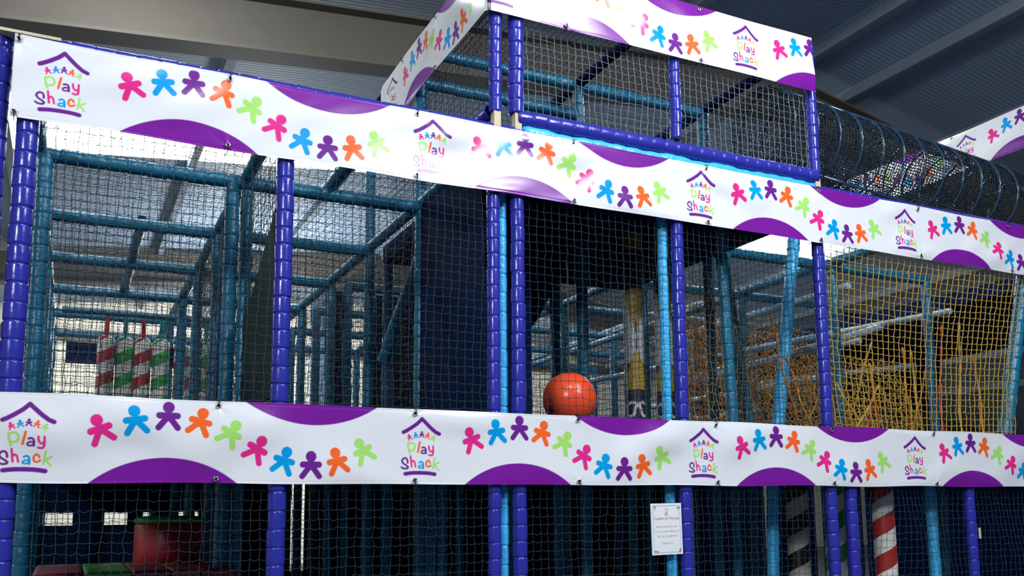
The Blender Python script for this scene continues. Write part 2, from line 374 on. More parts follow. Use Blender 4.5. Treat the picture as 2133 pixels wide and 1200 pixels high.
# dark backing hem above the upper banner: a blue padded rail it is laced to
# ------------------------------------------------------------------ blue front frame
GX = {'P0': -2.474, 'P1': -1.235, 'P2': 0.0, 'P3': .162, 'P4': 1.338, 'P5': 2.578, 'P6': 2.765, 'P7': 3.984}
R0 = .046
def blue_post(x, z1, label, y=0, z0=0, r=R0, lean=(0, 0), seg=.093):
    o = padded('padded_post', (x, y, z0), (x+lean[0], y+lean[1], z1), r, M['blue'], seg, 18)
    return tag(o, label, 'post')
blue_post(-2.605, 3.93, 'outermost indigo padded post at the left corner, half behind its neighbour', y=.05)
blue_post(GX['P0'], 3.86, 'indigo padded corner post under the left end of the upper banner', r=.051)
blue_post(GX['P1'], 3.84, 'indigo padded post between the candy striped bags and the dark bay', r=.047)
blue_post(GX['P2'], 3.84, 'left post of the close indigo pair in the middle of the facade', r=.040)
blue_post(GX['P3'], 3.84, 'right post of the close indigo pair, nearest the orange ball', r=.043)
blue_post(GX['P4'], 3.84, 'indigo padded post to the right of the hanging yellow and black rollers', r=.042)
blue_post(GX['P5'], 3.84, 'indigo padded post at the left edge of the yellow net', r=.043)
blue_post(GX['P6'], 2.1, 'short indigo post beside the red and white pole under the lower banner', r=.043)
blue_post(GX['P7'], 2.1, 'indigo post with a pale sticker near the lower right corner', r=.040)
st = Geo().box(4.01, 4.03, -.045, -.038, 1.34, 1.42).build('sticker', M['timber']); st['label'] = 'pale sticker'; st.parent = bpy.data.objects['padded_post.008']
st.matrix_parent_inverse = Matrix.Translation(-bpy.data.objects['padded_post.008'].location)
# rails behind the banners
for (x0, x1, z, lab) in ((-2.5, 5.5, 3.88, 'indigo padded rail along the top edge of the upper banner'), (-2.9, 5.5, 1.93, 'indigo padded rail hidden behind the lower banner')):
    tag(padded('padded_rail', (x0, .0, z), (x1, .0, z), .034 if z > 3 else .04, M['blue'], .1, 12), lab, 'rail')
tag(Geo().box(-2.62, -2.35, -.05, .05, 3.885, 3.90).build('timber_cap', M['timber']), 'thin pale board on top of the left corner post', 'board')

# ------------------------------------------------------------------ tower
def core(o, x, y=0, z0=3.82, z1=4.02):
    c = Geo().box(x-.022, x+.022, y-.03, y+.022, z0, z1).build('wooden_core', M['timber'], o); c['label'] = 'bare pale timber end'
    c.matrix_parent_inverse = Matrix.Translation(-o.location)
tw = [(0.02, 3.985, 'left of the two glossy blue posts at the tower corner', .041), (.162, 4.0, 'right of the two glossy blue posts at the tower corner', .050), (1.362, 4.05, 'middle blue post of the tower front, standing on its rail', .040), (2.59, 4.0, 'right end blue post of the tower front', .040)]
M['bluebright'] = M['blue']
for (x, z, lab, r) in tw:
    o = padded('tower_post', (x, 0, z), (x, 0, 5.0), r, M['blue'], .093, 18); tag(o, lab, 'post')
    if x != 1.362: core(o, x)
o = padded('tower_rail', (.162, 0, 3.975), (2.60, 0, 3.975), .052, M['blue'], .098, 18); tag(o, 'scuffed blue padded rail along the bottom of the tower front', 'rail')
tag(padded('tower_rail', (.0, 0.02, 4.0), (0, 1.25, 4.0), .045, M['blue'], .098, 14), 'blue padded rail running back along the left side of the tower', 'rail')
tag(padded('tower_rail', (.0, 0, 4.98), (2.60, 0, 4.98), .03, M['teal'], .1, 12), 'padded rail behind the tower banner at the very top', 'rail')
g = Geo(); P = []
N = 60
for i in range(N+1):
    t = i/N; P.append((.2+t*2.36, .0, 3.885+.005*math.sin(t*31)))
g.sweep(P, [.042+.003*math.sin(i*1.9)+.003*math.sin(i*.7) for i in range(N+1)], 14)
tag(recentre(g.build('padded_bolster', M['cyan'], None, True), (.2, 0, 3.905)), 'pale cyan padded beam squeezed between tower rail and upper banner', 'beam')

# ------------------------------------------------------------------ teal inner frame on its regular grid
ROWS = [1.25, 2.5, 3.75, 5.0, 6.25, 7.5]
rowname = ['first', 'second', 'third', 'fourth', 'fifth', 'rearmost']
colname = {'P0': 'behind the left corner posts', 'P1': 'behind the post beside the candy bags', 'P2': 'behind the left post of the middle pair', 'P3': 'behind the right post of the middle pair',
           'P4': 'behind the post right of the rollers', 'P5': 'behind the post left of the yellow net', 'P6': 'behind the short lower post', 'P7': 'behind the post with the sticker', 'P8': 'at the far right end'}
GX['P8'] = 5.2
for ri, Y in enumerate(ROWS):
    for k, x in GX.items():
        if k == 'P6' and ri > 1: continue
        if ri == 0: x = {'P1': -1.325, 'P0': -2.43}.get(k, x)
        top = 3.78
        if Y <= 2.5 and k in ('P2', 'P4', 'P5'): top = 5.0
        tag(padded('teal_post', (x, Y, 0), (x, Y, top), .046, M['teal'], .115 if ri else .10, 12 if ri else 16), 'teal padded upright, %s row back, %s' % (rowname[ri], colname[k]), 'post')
# companions that stand shoulder to shoulder in the first rows
for (x, y, lab) in ((.082, 1.25, 'teal upright squeezed between two others behind the middle pair'), (-1.225, 1.28, 'slim teal upright against the side net by the candy bags'),
                    (1.30, 1.62, 'teal upright close behind the one above the orange ball')):
    tag(padded('teal_post', (x, y, 0), (x, y, 3.78), .042, M['teal'], .11, 14), lab, 'post')
SPANS = [('P0', 'P1', 'candy bag bay'), ('P1', 'P2', 'dark bay'), ('P3', 'P4', 'orange ball bay'), ('P4', 'P5', 'leaning tube bay'), ('P6', 'P7', 'yellow net bay'), ('P7', 'P8', 'far right bay')]
for ri, Y in enumerate(ROWS):
    for a, b, nm in SPANS:
        for z, zn in ((3.76, 'high'), (2.03, 'deck level')):
            if zn == 'deck level' and ri > 1: continue
            tag(padded('padded_bar', (GX[a], Y, z), (GX[b], Y, z), .046, M['teal'], .13, 14 if ri < 3 else 10), '%s teal cross beam, %s row back, in the %s' % (zn, rowname[ri], nm), 'beam')
for k in ('P0', 'P1', 'P2', 'P4', 'P5', 'P7'):
    for i, (y0, y1) in enumerate(((0, 1.25), (1.25, 2.5), (2.5, 3.75), (3.75, 5.0), (5.0, 6.25), (6.25, 7.5))):
        tag(padded('padded_bar', (GX[k], y0+.03, 3.80), (GX[k], y1-.03, 3.80), .044, M['teal'], .13, 12), 'high teal beam running back %s, %s stretch' % (colname[k].replace('behind', 'from'), rowname[i]), 'beam')
tag(padded('padded_bar', (-1.80, 2.5, 3.80), (-1.80, 5.0, 3.80), .04, M['teal'], .13, 12), 'teal beam running back through the middle of the candy bag bay', 'beam')
tag(padded('padded_bar', (-.66, .05, 3.84), (-.66, 1.5, 3.84), .05, M['teal'], .13, 12), 'thick dark teal beam crossing above the dark bay', 'beam')
for (y, z, x0, x1, lab) in ((1.25, 4.97, 0, 2.58, 'upper teal bar across the back of the tower'), (1.25, 4.72, 0, 1.34, 'lower teal bar across the back left of the tower'), (2.5, 4.97, 0, 2.58, 'upper teal bar of the rear tower frame')):
    tag(padded('padded_bar', (x0, y, z), (x1, y, z), .045, M['teal'], .13, 12), lab, 'bar')
for x, nm in ((0, 'left'), (1.34, 'middle'), (2.58, 'right')):
    tag(padded('padded_bar', (x, .06, 4.99), (x, 2.45, 4.99), .042, M['navy'], .13, 12), 'dark padded bar running back over the %s of the tower' % nm, 'bar')
# uprights right behind the front posts, lit tone held in their cyan colour
for (p0, p1, r, lab, z0) in (((.084, .07), None, .037, 'bright cyan upright in the slot of the middle indigo pair', 0), ((1.335-.066, .07), None, .034, 'bright cyan upright hugging the post right of the rollers', 0)):
    tag(padded('cyan_post', (p0[0], p0[1], z0), (p0[0], p0[1], 3.8), r, M['cyan'], .115, 14), lab, 'post')
tag(padded('cyan_post', (2.48, .55, 0), (2.60, .6, 2.0), .045, M['cyan'], .12, 14), 'cyan upright under the lower banner near its right end', 'post')
tag(padded('cyan_post', (4.00+.0, .35, 0), (3.98, .35, 1.9), .045, M['cyan'], .12, 14), 'lit cyan upright just left of the stickered post', 'post')
# leaning tubes of the rope climb
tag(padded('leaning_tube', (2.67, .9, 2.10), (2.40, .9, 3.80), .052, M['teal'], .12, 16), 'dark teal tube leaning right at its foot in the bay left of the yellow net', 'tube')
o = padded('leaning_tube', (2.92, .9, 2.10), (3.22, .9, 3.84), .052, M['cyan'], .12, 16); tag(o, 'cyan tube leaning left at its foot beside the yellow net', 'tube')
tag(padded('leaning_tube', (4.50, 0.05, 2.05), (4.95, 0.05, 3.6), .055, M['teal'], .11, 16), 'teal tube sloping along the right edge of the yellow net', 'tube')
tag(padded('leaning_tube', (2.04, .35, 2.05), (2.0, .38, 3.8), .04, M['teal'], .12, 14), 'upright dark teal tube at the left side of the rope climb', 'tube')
# slide underside in the dark bay
tag(padded('sloping_tube', (-.02, 2.05, 2.75), (.12, 1.42, 3.62), .05, M['teal'], .12, 14), 'dark sloping tube of the slide inside the dark bay', 'tube')
tag(padded('sloping_tube', (.10, 2.1, 2.70), (.20, 1.42, 3.45), .05, M['navy'], .12, 14), 'navy sloping tube just right of the other slide tube', 'tube')

# ------------------------------------------------------------------ decks, padded panels
def slab_obj(name, box, m, label, cat):
    return tag(Geo().box(*box).build(name, m), label, cat)
slab_obj('play_deck', (-2.45, 2.7, .08, 7.5, 1.97, 2.09), M['navy'], 'navy padded deck behind the lower banner that carries the orange ball', 'deck')
slab_obj('play_deck', (2.72, 5.4, .08, 7.5, 1.90, 1.99), M['navy'], 'navy padded deck behind the yellow net', 'deck')
slab_obj('tower_deck', (.10, 2.55, .08, 2.45, 3.66, 3.80), M['navy'], 'navy padded deck under the tower, roof of the orange ball bay', 'deck')
def slide_panel():
    g = Geo(); y0, y1 = 1.34, 1.40
    pr = [(.17, 2.09), (.62, 2.09), (.66, 2.6), (1.00, 3.05), (1.22, 3.45), (1.30, 3.66), (.17, 3.66)]
    v = [(x, y0, z) for x, z in pr]+[(x, y1, z) for x, z in pr]; n = len(pr)
    f = [tuple(range(n)), tuple(range(2*n-1, n-1, -1))]+[(i, (i+1) % n, (i+1) % n+n, i+n) for i in range(n)]
    return g.add(v, f)
tag(slide_panel().build('slide_side', M['navy']), 'dark navy slide side with a sloping edge left of the orange ball', 'panel')
slab_obj('soft_divider', (.16, .62, .72, .76, 2.09, 3.66), M['navy'], 'dark navy padded panel just behind the middle indigo pair', 'panel')
slab_obj('soft_divider', (.17, 1.30, 1.9, 1.95, 3.2, 3.66), M['navy'], 'dark navy header panel hanging below the tower deck', 'panel')
slab_obj('soft_divider', (-.02, .0, .12, 1.2, 2.09, 3.78), M['navy'], 'dark navy side wall between the dark bay and the middle pair', 'panel')
g = Geo(); pr = [(.18, 2.2), (1.12, 2.2), (1.12, 2.80), (.70, 2.98), (.18, 3.26)]
v = [(-1.25, y, z) for y, z in pr]+[(-1.23, y, z) for y, z in pr]
g.add(v, [(0, 1, 2, 3, 4), (9, 8, 7, 6, 5)]+[(i, (i+1) % 5, (i+1) % 5+5, i+5) for i in range(5)])
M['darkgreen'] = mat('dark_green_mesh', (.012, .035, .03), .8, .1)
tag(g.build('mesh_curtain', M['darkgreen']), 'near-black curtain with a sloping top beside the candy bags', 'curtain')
slab_obj('soft_divider', (-2.3, -.9, 5.7, 5.76, 3.14, 3.36), M['navy'], 'dark header above the candy striped bags', 'panel')
for (x0, x1, lab) in ((-.02, .18, 'left of the narrow bright gap in the dark bay'), (.36, 1.0, 'right of the narrow bright gap in the dark bay')):
    slab_obj('soft_divider', (x0, x1, 3.84, 3.88, 2.09, 3.72), M['navy'], 'navy padded divider %s' % lab, 'divider')  # added sheets that darken the bay
slab_obj('far_tower_deck', (6.05, 9.0, .6, 6.5, 3.66, 3.80), M['navy'], 'dark deck of the second tower behind the yellow net', 'deck')
for (x0, x1, y, z0, z1, lab) in ((4.6, 5.5, 3.4, 2.0, 2.75, 'low navy block behind the right part of the yellow net'), (5.9, 9.5, 6.2, 2.0, 3.4, 'long dark divider at the back of the yellow net bay'), (3.1, 4.1, 6.8, 2.0, 2.9, 'dark divider behind the left part of the yellow net'), (7.2, 9.0, 4.2, 2.9, 4.2, 'high dark divider at the far right behind the nets')):
    slab_obj('soft_divider', (x0, x1, y, y+.06, z0, z1), M['navy'], lab, 'divider')  # added dark blocks that supply the blackness of the right bay
# added dark sheets hiding the bright back wall at ground level
g = Geo().box(-7, -.14, 5.05, 5.12, 0, 1.46).box(-7, -.14, 5.05, 5.12, 1.58, 1.95)
for (a, b) in ((-7, -2.45), (-2.15, -1.87), (-1.66, -1.52), (-1.41, -1.24), (-1.13, -1.03), (-.99, -.14)): g.box(a, b, 5.05, 5.12, 1.46, 1.58)
tag(g.build('navy_screen', M['navy']), 'dark ground level screen with small slots behind the red drum', 'screen')
for (x0, x1, z0, z1, lab) in ((-.14, .10, 0, .95, 'low, below the pale gap left of the middle pair'), (.10, 5.0, 0, 1.95, 'behind the middle pair'), (5.2, 6.3, 0, 1.95, 'behind the red and white pole'), (6.55, 7.3, 0, 1.95, 'right of the striped poles'), (7.5, 8.2, 0, 1.95, 'near the right edge'), (8.35, 9.6, 0, 1.95, 'second from the far right'), (9.9, 17, 0, 1.95, 'at the far right')):
    slab_obj('navy_screen', (x0, x1, 5.05, 5.12, z0, z1), M['navy'], 'dark padded ground level screen %s' % lab, 'screen')

# ------------------------------------------------------------------ nets
def prisms(A, B, r, nrm):
    d = B-A; L = np.linalg.norm(d, axis=1)[:, None]+1e-9; d = d/L
    a = np.cross(d, nrm); a /= np.linalg.norm(a, axis=1)[:, None]+1e-9; b = np.cross(d, a)
    v = []
    for t in (0.52, 0.52+2*np.pi/3, 0.52+4*np.pi/3):
        o = (a*np.cos(t)+b*np.sin(t))*r; v.append(A+o); v.append(B+o)
    v = np.stack(v, 1); n = len(A); base = (np.arange(n)*6)[:, None, None]
    q = np.array([[0, 1, 3, 2], [2, 3, 5, 4], [4, 5, 1, 0]])[None]
    return v.reshape(-1, 3), (base+q).reshape(-1, 4)
def octas(P, r):
    o = np.array([[1, 0, 0], [0, 1, 0], [-1, 0, 0], [0, -1, 0], [0, 0, 1], [0, 0, -1]])*r
    v = (P[:, None]+o[None]).reshape(-1, 3); n = len(P); base = (np.arange(n)*6)[:, None, None]
    q = np.array([[0, 1, 4, 4], [1, 2, 4, 4], [2, 3, 4, 4], [3, 0, 4, 4]])
    q = np.array([[0, 1, 2, 4], [0, 4, 2, 3], [0, 3, 2, 5], [0, 5, 2, 1]])[None]
    return v, (base+q).reshape(-1, 4)
def net(name, O, U, V, m, label, cell=.05, r=.0015, sag=.005, jit=.003, bulge=0, cat='net', knot=2.2, seed=0, warp=None, skew=0):
    O, U, V = (np.array(a, float) for a in (O, U, V)); lu, lv = np.linalg.norm(U), np.linalg.norm(V)
    nu, nv = max(2, int(round(lu/cell))), max(2, int(round(lv/cell))); rr = np.random.RandomState(seed+len(label))
    a, b = np.meshgrid(np.linspace(0, 1, nu+1), np.linspace(0, 1, nv+1), indexing='ij')
    nrm = np.cross(U, V); nrm /= np.linalg.norm(nrm)
    P = O+a[..., None]*U+b[..., None]*V
    low = sum(rr.uniform(-1, 1)*np.sin(a*rr.uniform(2, 9)+b*rr.uniform(2, 9)+rr.uniform(0, 6)) for _ in range(4))
    P = P+nrm*(bulge*np.sin(np.pi*a)*np.sin(np.pi*b)+.01*low*np.sin(np.pi*a))[..., None]
    P = P+U/lu*(.006*low)[..., None]
    if warp: P = warp(a, b, P)
    J = rr.normal(0, jit, P.shape); P = P+J
    down = np.array([0, 0, -1.0]); sv = down*sag
    A, B = P[:-1, :].reshape(-1, 3), P[1:, :].reshape(-1, 3); Mid = (A+B)/2+sv*(.6+.8*rr.rand(len(A), 1))
    A2, B2 = P[:, :-1].reshape(-1, 3), P[:, 1:].reshape(-1, 3)
    v1, f1 = prisms(np.concatenate([A, Mid, A2]), np.concatenate([Mid, B, B2]), r, nrm)
    if knot:
        v2, f2 = octas(P.reshape(-1, 3), r*knot); v1 = np.concatenate([v1, v2]); f1 = np.concatenate([f1, f2+len(v1)-len(v2)])
    o = mesh_obj(name, v1, f1, m); recentre(o, O)
    return tag(o, label, cat)
ZD, ZT = 2.06, 3.80
yf = -.005
lvl2 = [('P0', 'P1', 'in front of the candy striped bags'), ('P1', 'P2', 'over the dark bay left of the middle pair'), ('P3', 'P4', 'in front of the orange ball'), ('P4', 'P5', 'over the leaning tubes')]
for i, (a, b, nm) in enumerate(lvl2):
    net('safety_net', (GX[a]+.03, yf, ZD), (GX[b]-GX[a]-.06, 0, 0), (0, 0, ZT-ZD), M['net'], 'knotted grey safety net %s' % nm, r=.0019, seed=i, bulge=.02)
for i, (x0, x1, nm) in enumerate(((-3.0, GX['P0'], 'at the far left edge'), (GX['P0'], GX['P1'], 'in front of the red drum'), (GX['P1'], GX['P2'], 'left of the middle pair'), (GX['P3'], GX['P4'], 'behind the customer notice'), (GX['P4'], GX['P5'], 'in front of the black and white pole'), (GX['P6'], GX['P7'], 'in front of the red and white pole'), (GX['P7'], 5.3, 'at the far right edge'))):
    net('safety_net', (x0+.03, yf, .5), (x1-x0-.06, 0, 0), (0, 0, 1.3), M['net'], 'knotted grey safety net under the lower banner %s' % nm, r=.0017, seed=20+i, sag=.008)
net('tower_net', (.19, 0, 4.03), (1.15, 0, 0), (0, 0, .75), M['netpale'], 'pale net filling the left half of the tower front', r=.0022, sag=.002, seed=41)
net('tower_net', (1.39, 0, 4.03), (1.18, 0, 0), (0, 0, .75), M['netpale'], 'pale net filling the right half of the tower front', r=.0021, sag=.002, seed=42)
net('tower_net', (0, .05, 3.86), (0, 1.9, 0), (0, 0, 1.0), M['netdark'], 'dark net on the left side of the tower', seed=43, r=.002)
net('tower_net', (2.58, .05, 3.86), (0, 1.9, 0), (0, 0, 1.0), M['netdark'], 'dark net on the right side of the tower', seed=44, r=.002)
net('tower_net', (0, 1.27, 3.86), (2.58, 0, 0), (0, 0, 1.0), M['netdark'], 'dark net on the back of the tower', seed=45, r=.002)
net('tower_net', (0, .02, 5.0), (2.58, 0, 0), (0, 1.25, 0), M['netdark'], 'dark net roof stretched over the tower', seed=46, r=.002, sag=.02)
# inner nets: rows, sides and roofs
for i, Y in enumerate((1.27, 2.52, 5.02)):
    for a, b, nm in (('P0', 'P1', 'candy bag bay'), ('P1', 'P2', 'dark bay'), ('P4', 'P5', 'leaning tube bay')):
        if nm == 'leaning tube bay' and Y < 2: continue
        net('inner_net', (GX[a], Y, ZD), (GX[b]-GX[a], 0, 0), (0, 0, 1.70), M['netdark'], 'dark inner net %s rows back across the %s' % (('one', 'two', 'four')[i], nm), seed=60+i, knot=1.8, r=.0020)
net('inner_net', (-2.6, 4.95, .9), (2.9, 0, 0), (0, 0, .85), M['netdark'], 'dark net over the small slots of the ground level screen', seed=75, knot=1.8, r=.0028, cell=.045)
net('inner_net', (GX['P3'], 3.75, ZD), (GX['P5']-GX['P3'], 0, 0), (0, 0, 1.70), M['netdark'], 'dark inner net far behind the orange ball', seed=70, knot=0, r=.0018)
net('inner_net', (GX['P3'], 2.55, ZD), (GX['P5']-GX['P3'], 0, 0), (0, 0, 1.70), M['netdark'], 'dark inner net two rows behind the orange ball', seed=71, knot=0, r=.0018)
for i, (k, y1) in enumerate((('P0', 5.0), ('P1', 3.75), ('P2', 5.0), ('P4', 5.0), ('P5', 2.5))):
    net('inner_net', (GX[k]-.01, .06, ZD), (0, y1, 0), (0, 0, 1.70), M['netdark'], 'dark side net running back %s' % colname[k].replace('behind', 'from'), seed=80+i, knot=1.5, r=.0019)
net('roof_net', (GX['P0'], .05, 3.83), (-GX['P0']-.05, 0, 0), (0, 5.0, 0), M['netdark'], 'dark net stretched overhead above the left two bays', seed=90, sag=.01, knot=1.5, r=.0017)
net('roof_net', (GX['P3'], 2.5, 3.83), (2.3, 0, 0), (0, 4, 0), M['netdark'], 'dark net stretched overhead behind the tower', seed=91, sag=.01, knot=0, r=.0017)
# yellow net and climbing ropes
def belly(a, b, P):
    Q = P.copy(); Q[..., 0] += .42*b*a; Q[..., 1] += -.02+.05*np.sin(np.pi*b); Q[..., 2] += -.03*np.sin(np.pi*a); return Q
net('climbing_net', (2.64, -.01, 2.02), (1.88, 0, 0), (0, 0, 1.62), M['netyellow'], 'yellow knotted net stretched across the opening on the right', r=.0033, cell=.051, sag=.006, seed=100, warp=belly, knot=1.7)
net('climbing_net', (1.75, .6, 2.02), (.85, .2, 0), (0, 0, 1.4), M['netyellow'], 'yellow net hanging behind the leaning tubes', r=.0021, cell=.06, sag=.012, seed=101, jit=.008, knot=1.9)
net('climbing_net', (2.7, .9, 2.02), (2.3, .2, 0), (.2, 0.6, 1.0), M['netyellow'], 'sloping yellow net behind the yellow front net', r=.0036, cell=.055, sag=.018, seed=102, jit=.012, knot=2)
net('climbing_net', (2.7, 1.5, 2.02), (2.6, .4, 0), (.1, 1.2, 1.5), M['netorange'], 'orange rope net slung deep inside the right bay', r=.006, cell=.085, sag=.03, seed=103, jit=.02, knot=2)
net('climbing_net', (2.9, 2.6, 2.02), (2.9, 1.2, 0), (0, -.5, 1.6), M['netyellow'], 'slack yellow net at the back of the right bay', r=.0036, cell=.07, sag=.02, seed=104, jit=.015, knot=2)
# heavy knotted ropes, each hanging from the ceiling of the right bay
for i in range(22):
    x = 2.80+(i % 11)*.20+rng.uniform(-.07, .07); y = .5+(i//11)*.8+rng.uniform(-.1, .1); col = ('netorange', 'netyellow', 'netyellow', 'netorange', 'redv')[(i*3) % 5]
    z1 = 2.8+rng.uniform(-.3, .4); lx, ly = rng.uniform(-.35, .35), rng.uniform(-.3, .3); P = [(x+lx*z+.03*math.sin(z*9+i), y+ly*z+.03*math.cos(z*7+i), 2.02+(z1-2.02)*z) for z in np.linspace(0, 1, 26)]
    g = Geo(); g.sweep(P, [.007+(.006 if k % 4 == 0 else 0) for k in range(26)], 7)
    tag(recentre(g.build('climbing_rope', M[col], None, True), P[0]), 'knotted %s climbing rope behind the yellow net' % {'netorange': 'orange', 'netyellow': 'yellow', 'redv': 'red'}[col], 'rope', 'knotted %s ropes behind the yellow net' % {'netorange': 'orange', 'netyellow': 'yellow', 'redv': 'red'}[col])
# pale galvanised rails deep in the right bay
for (p0, p1, lab) in (((4.1, 5.0, 3.55), (4.25, 1.3, 3.62), 'topmost'), ((3.4, 4.6, 3.10), (3.9, 1.2, 3.12), 'middle'), ((3.3, 2.6, 2.80), (4.3, 1.0, 3.18), 'lowest'), ((5.6, 4.6, 3.6), (5.6, 1.3, 3.5), 'right-hand'), ((2.9, 5.5, 3.35), (3.0, 1.6, 3.42), 'leftmost'), ((4.7, 5.2, 2.9), (5.0, 2.2, 2.95), 'low right'), ((4.9, 4.4, 3.25), (5.1, 2.0, 3.28), 'middle right'), ((3.5, 4.8, 2.5), (3.9, 2.2, 2.52), 'lowest left'), ((6.4, 5.0, 3.3), (6.6, 2.6, 3.2), 'far right'), ((4.2, 6.8, 3.9), (4.3, 3.9, 4.0), 'highest and furthest')):
    o = padded('cyan_rail', p0, p1, .034, M['palerail'], .14, 12); tag(o, '%s pale cyan rail crossing behind the yellow net' % lab, 'rail')
# tunnel between the towers
def tz(x): return 4.56-.085*(x-3.2)
def tunnel():
    nu, nv = 110, 76; t = np.linspace(0, 1, nu+1); th = np.linspace(0, 2*np.pi, nv+1)
    T, H = np.meshgrid(t, th, indexing='ij'); X = 2.62+T*3.3; r = .315+.01*np.sin(T*60)
    P = np.stack([X, .62+r*np.cos(H), tz(X)+r*np.sin(H)], -1); P += rng.normal(0, .003, P.shape)
    A = np.concatenate([P[:-1].reshape(-1, 3), P[:, :-1].reshape(-1, 3)]); B = np.concatenate([P[1:].reshape(-1, 3), P[:, 1:].reshape(-1, 3)])
    v, f = prisms(A, B, .0042, np.array([.2, .3, .9])); root = empty('net_tunnel', (2.62, .62, 4.56))
    tag(root, 'dark round net tunnel with hoops leading from tower to the right', 'tunnel')
    o = mesh_obj('netting', v, f, M['netdark'], root); o.matrix_parent_inverse = Matrix.Translation(-root.location)
    for i in range(14):
        x = 2.72+i*.235; q = [(x, .62+.325*math.cos(a), tz(x)+.325*math.sin(a)) for a in np.linspace(0, 2*math.pi, 37)]
        h = Geo().sweep(q, .009, 8, False).build('hoop', M['hoop'], root, True); h.matrix_parent_inverse = Matrix.Translation(-root.location)
    for (dy, dz) in ((-.16, .28), (.05, .33), (-.1, -.31)):
        h = Geo().sweep([(x_, .62+dy, tz(x_)+dz) for x_ in (2.62, 4.3, 5.92)], .014, 8).build('stringer', M['hoop'], root, True); h.matrix_parent_inverse = Matrix.Translation(-root.location)
M['hoop'] = mat('blue_black_hoop', (.02, .06, .12), .15, .8)
tunnel()

# ------------------------------------------------------------------ soft play things
def sphere(name, c, r, m, label):
    g = Geo(); nu, nv = 40, 24; v = [(0, 0, r)]; f = []
    for i in range(1, nv):
        for j in range(nu):
            a, b = math.pi*i/nv, 2*math.pi*j/nu; v.append((r*math.sin(a)*math.cos(b), r*math.sin(a)*math.sin(b), r*math.cos(a)))
    v.append((0, 0, -r)); last = len(v)-1
    for j in range(nu):
        k = (j+1) % nu; f.append((0, 1+j, 1+k)); f.append((last, 1+(nv-2)*nu+k, 1+(nv-2)*nu+j))
        for i in range(nv-2): f.append((1+i*nu+j, 1+(i+1)*nu+j, 1+(i+1)*nu+k, 1+i*nu+k))
    g.add(v, f); o = g.build(name, m, None, True); o.location = c; return tag(o, label, 'ball')
root = sphere('hanging_ball', (.855, .62, 2.33), .185, M['ball'], 'glossy orange-red ball hanging behind the net in the middle bay')
g = Geo().sweep([(0, 0, .18), (.0, 0, .20), (0, 0, .215)], [.03, .022, .008], 12); g.build('neck', M['black'], root, True)
g = Geo()
for a in range(3): g.sweep([(.025*math.cos(a*2.1), .025*math.sin(a*2.1), .19), (0, 0, .32)], .003, 6)
g.sweep([(0, 0, .31), (0, 0, 1.33)], .006, 8); g.build('hanging_chain', M['beam'], root, True)

def printed_roller(x, y, z0, z1, r, label):
    nth, nz = 96, 400; th = np.linspace(0, 2*np.pi, nth, endpoint=False); zz = np.linspace(z0, z1, nz)
    T, Z = np.meshgrid(th, zz); v = np.stack([r*np.cos(T), r*np.sin(T), Z-z0], -1).reshape(-1, 3)
    jj, ii = np.meshgrid(np.arange(nz-1), np.arange(nth), indexing='ij'); k = (ii+1) % nth
    f = np.stack([jj*nth+ii, jj*nth+k, (jj+1)*nth+k, (jj+1)*nth+ii], -1).reshape(-1, 4)
    o = mesh_obj('punch_roller', v, f, M['printed'], None, True); o.location = (x, y, z0)
    YEL, BLK, WHT = np.array([.42, .27, .03]), np.array([.012, .01, .015]), np.array([.50, .52, .55])
    col = np.tile(BLK, (nz, nth, 1)); face = np.angle(np.exp(1j*(T-math.radians(-112))))    # angle from the side facing the street
    af = np.abs(face)
    zt = [3.72, 3.53, 3.23, 2.99, 2.56, 2.49, 2.38]
    col[(Z > 3.53)] = YEL*.8
    col[(Z < 3.23) & (Z > 2.86)] = YEL
    vee = 2.90+.28*np.clip((af-.15)/1.2, 0, 1)                                             # yellow runs down to a point in front
    m_ = (Z < vee) & (Z > 2.66); col[m_] = WHT
    waist = .07+.45*np.abs(Z-2.86)**1.5*2.2
    col[(Z < 2.98) & (Z > 2.63) & (af < waist)] = BLK
    up = 2.68+(-.10)*np.clip((af-.1)/1.0, 0, 1)+.0; col[(Z < 2.76-.16*np.clip(af-.1, 0, 1)) & (Z > 2.46)] = YEL
    # pale curls on the black foot
    for e in (-1, 1):
        cx, cz = e*.75, 2.30; R = np.hypot((face-cx)*r, Z-cz); a_ = np.arctan2(Z-cz, (face-cx)*r*e)
        spiral = np.abs(R-(.022+.014*(a_+np.pi)/1.6)) < .011
        col[(Z < 2.44) & spiral & (R < .085)] = WHT
    set_print(o, col.reshape(-1, 3))
    return tag(o, label, 'roller')
printed_roller(1.585, .9, 2.09, 3.66, .068, 'yellow, black and white printed roller nearest the orange ball')
printed_roller(1.85, .9, 2.09, 3.66, .068, 'yellow, black and white printed roller partly hidden by the indigo post')

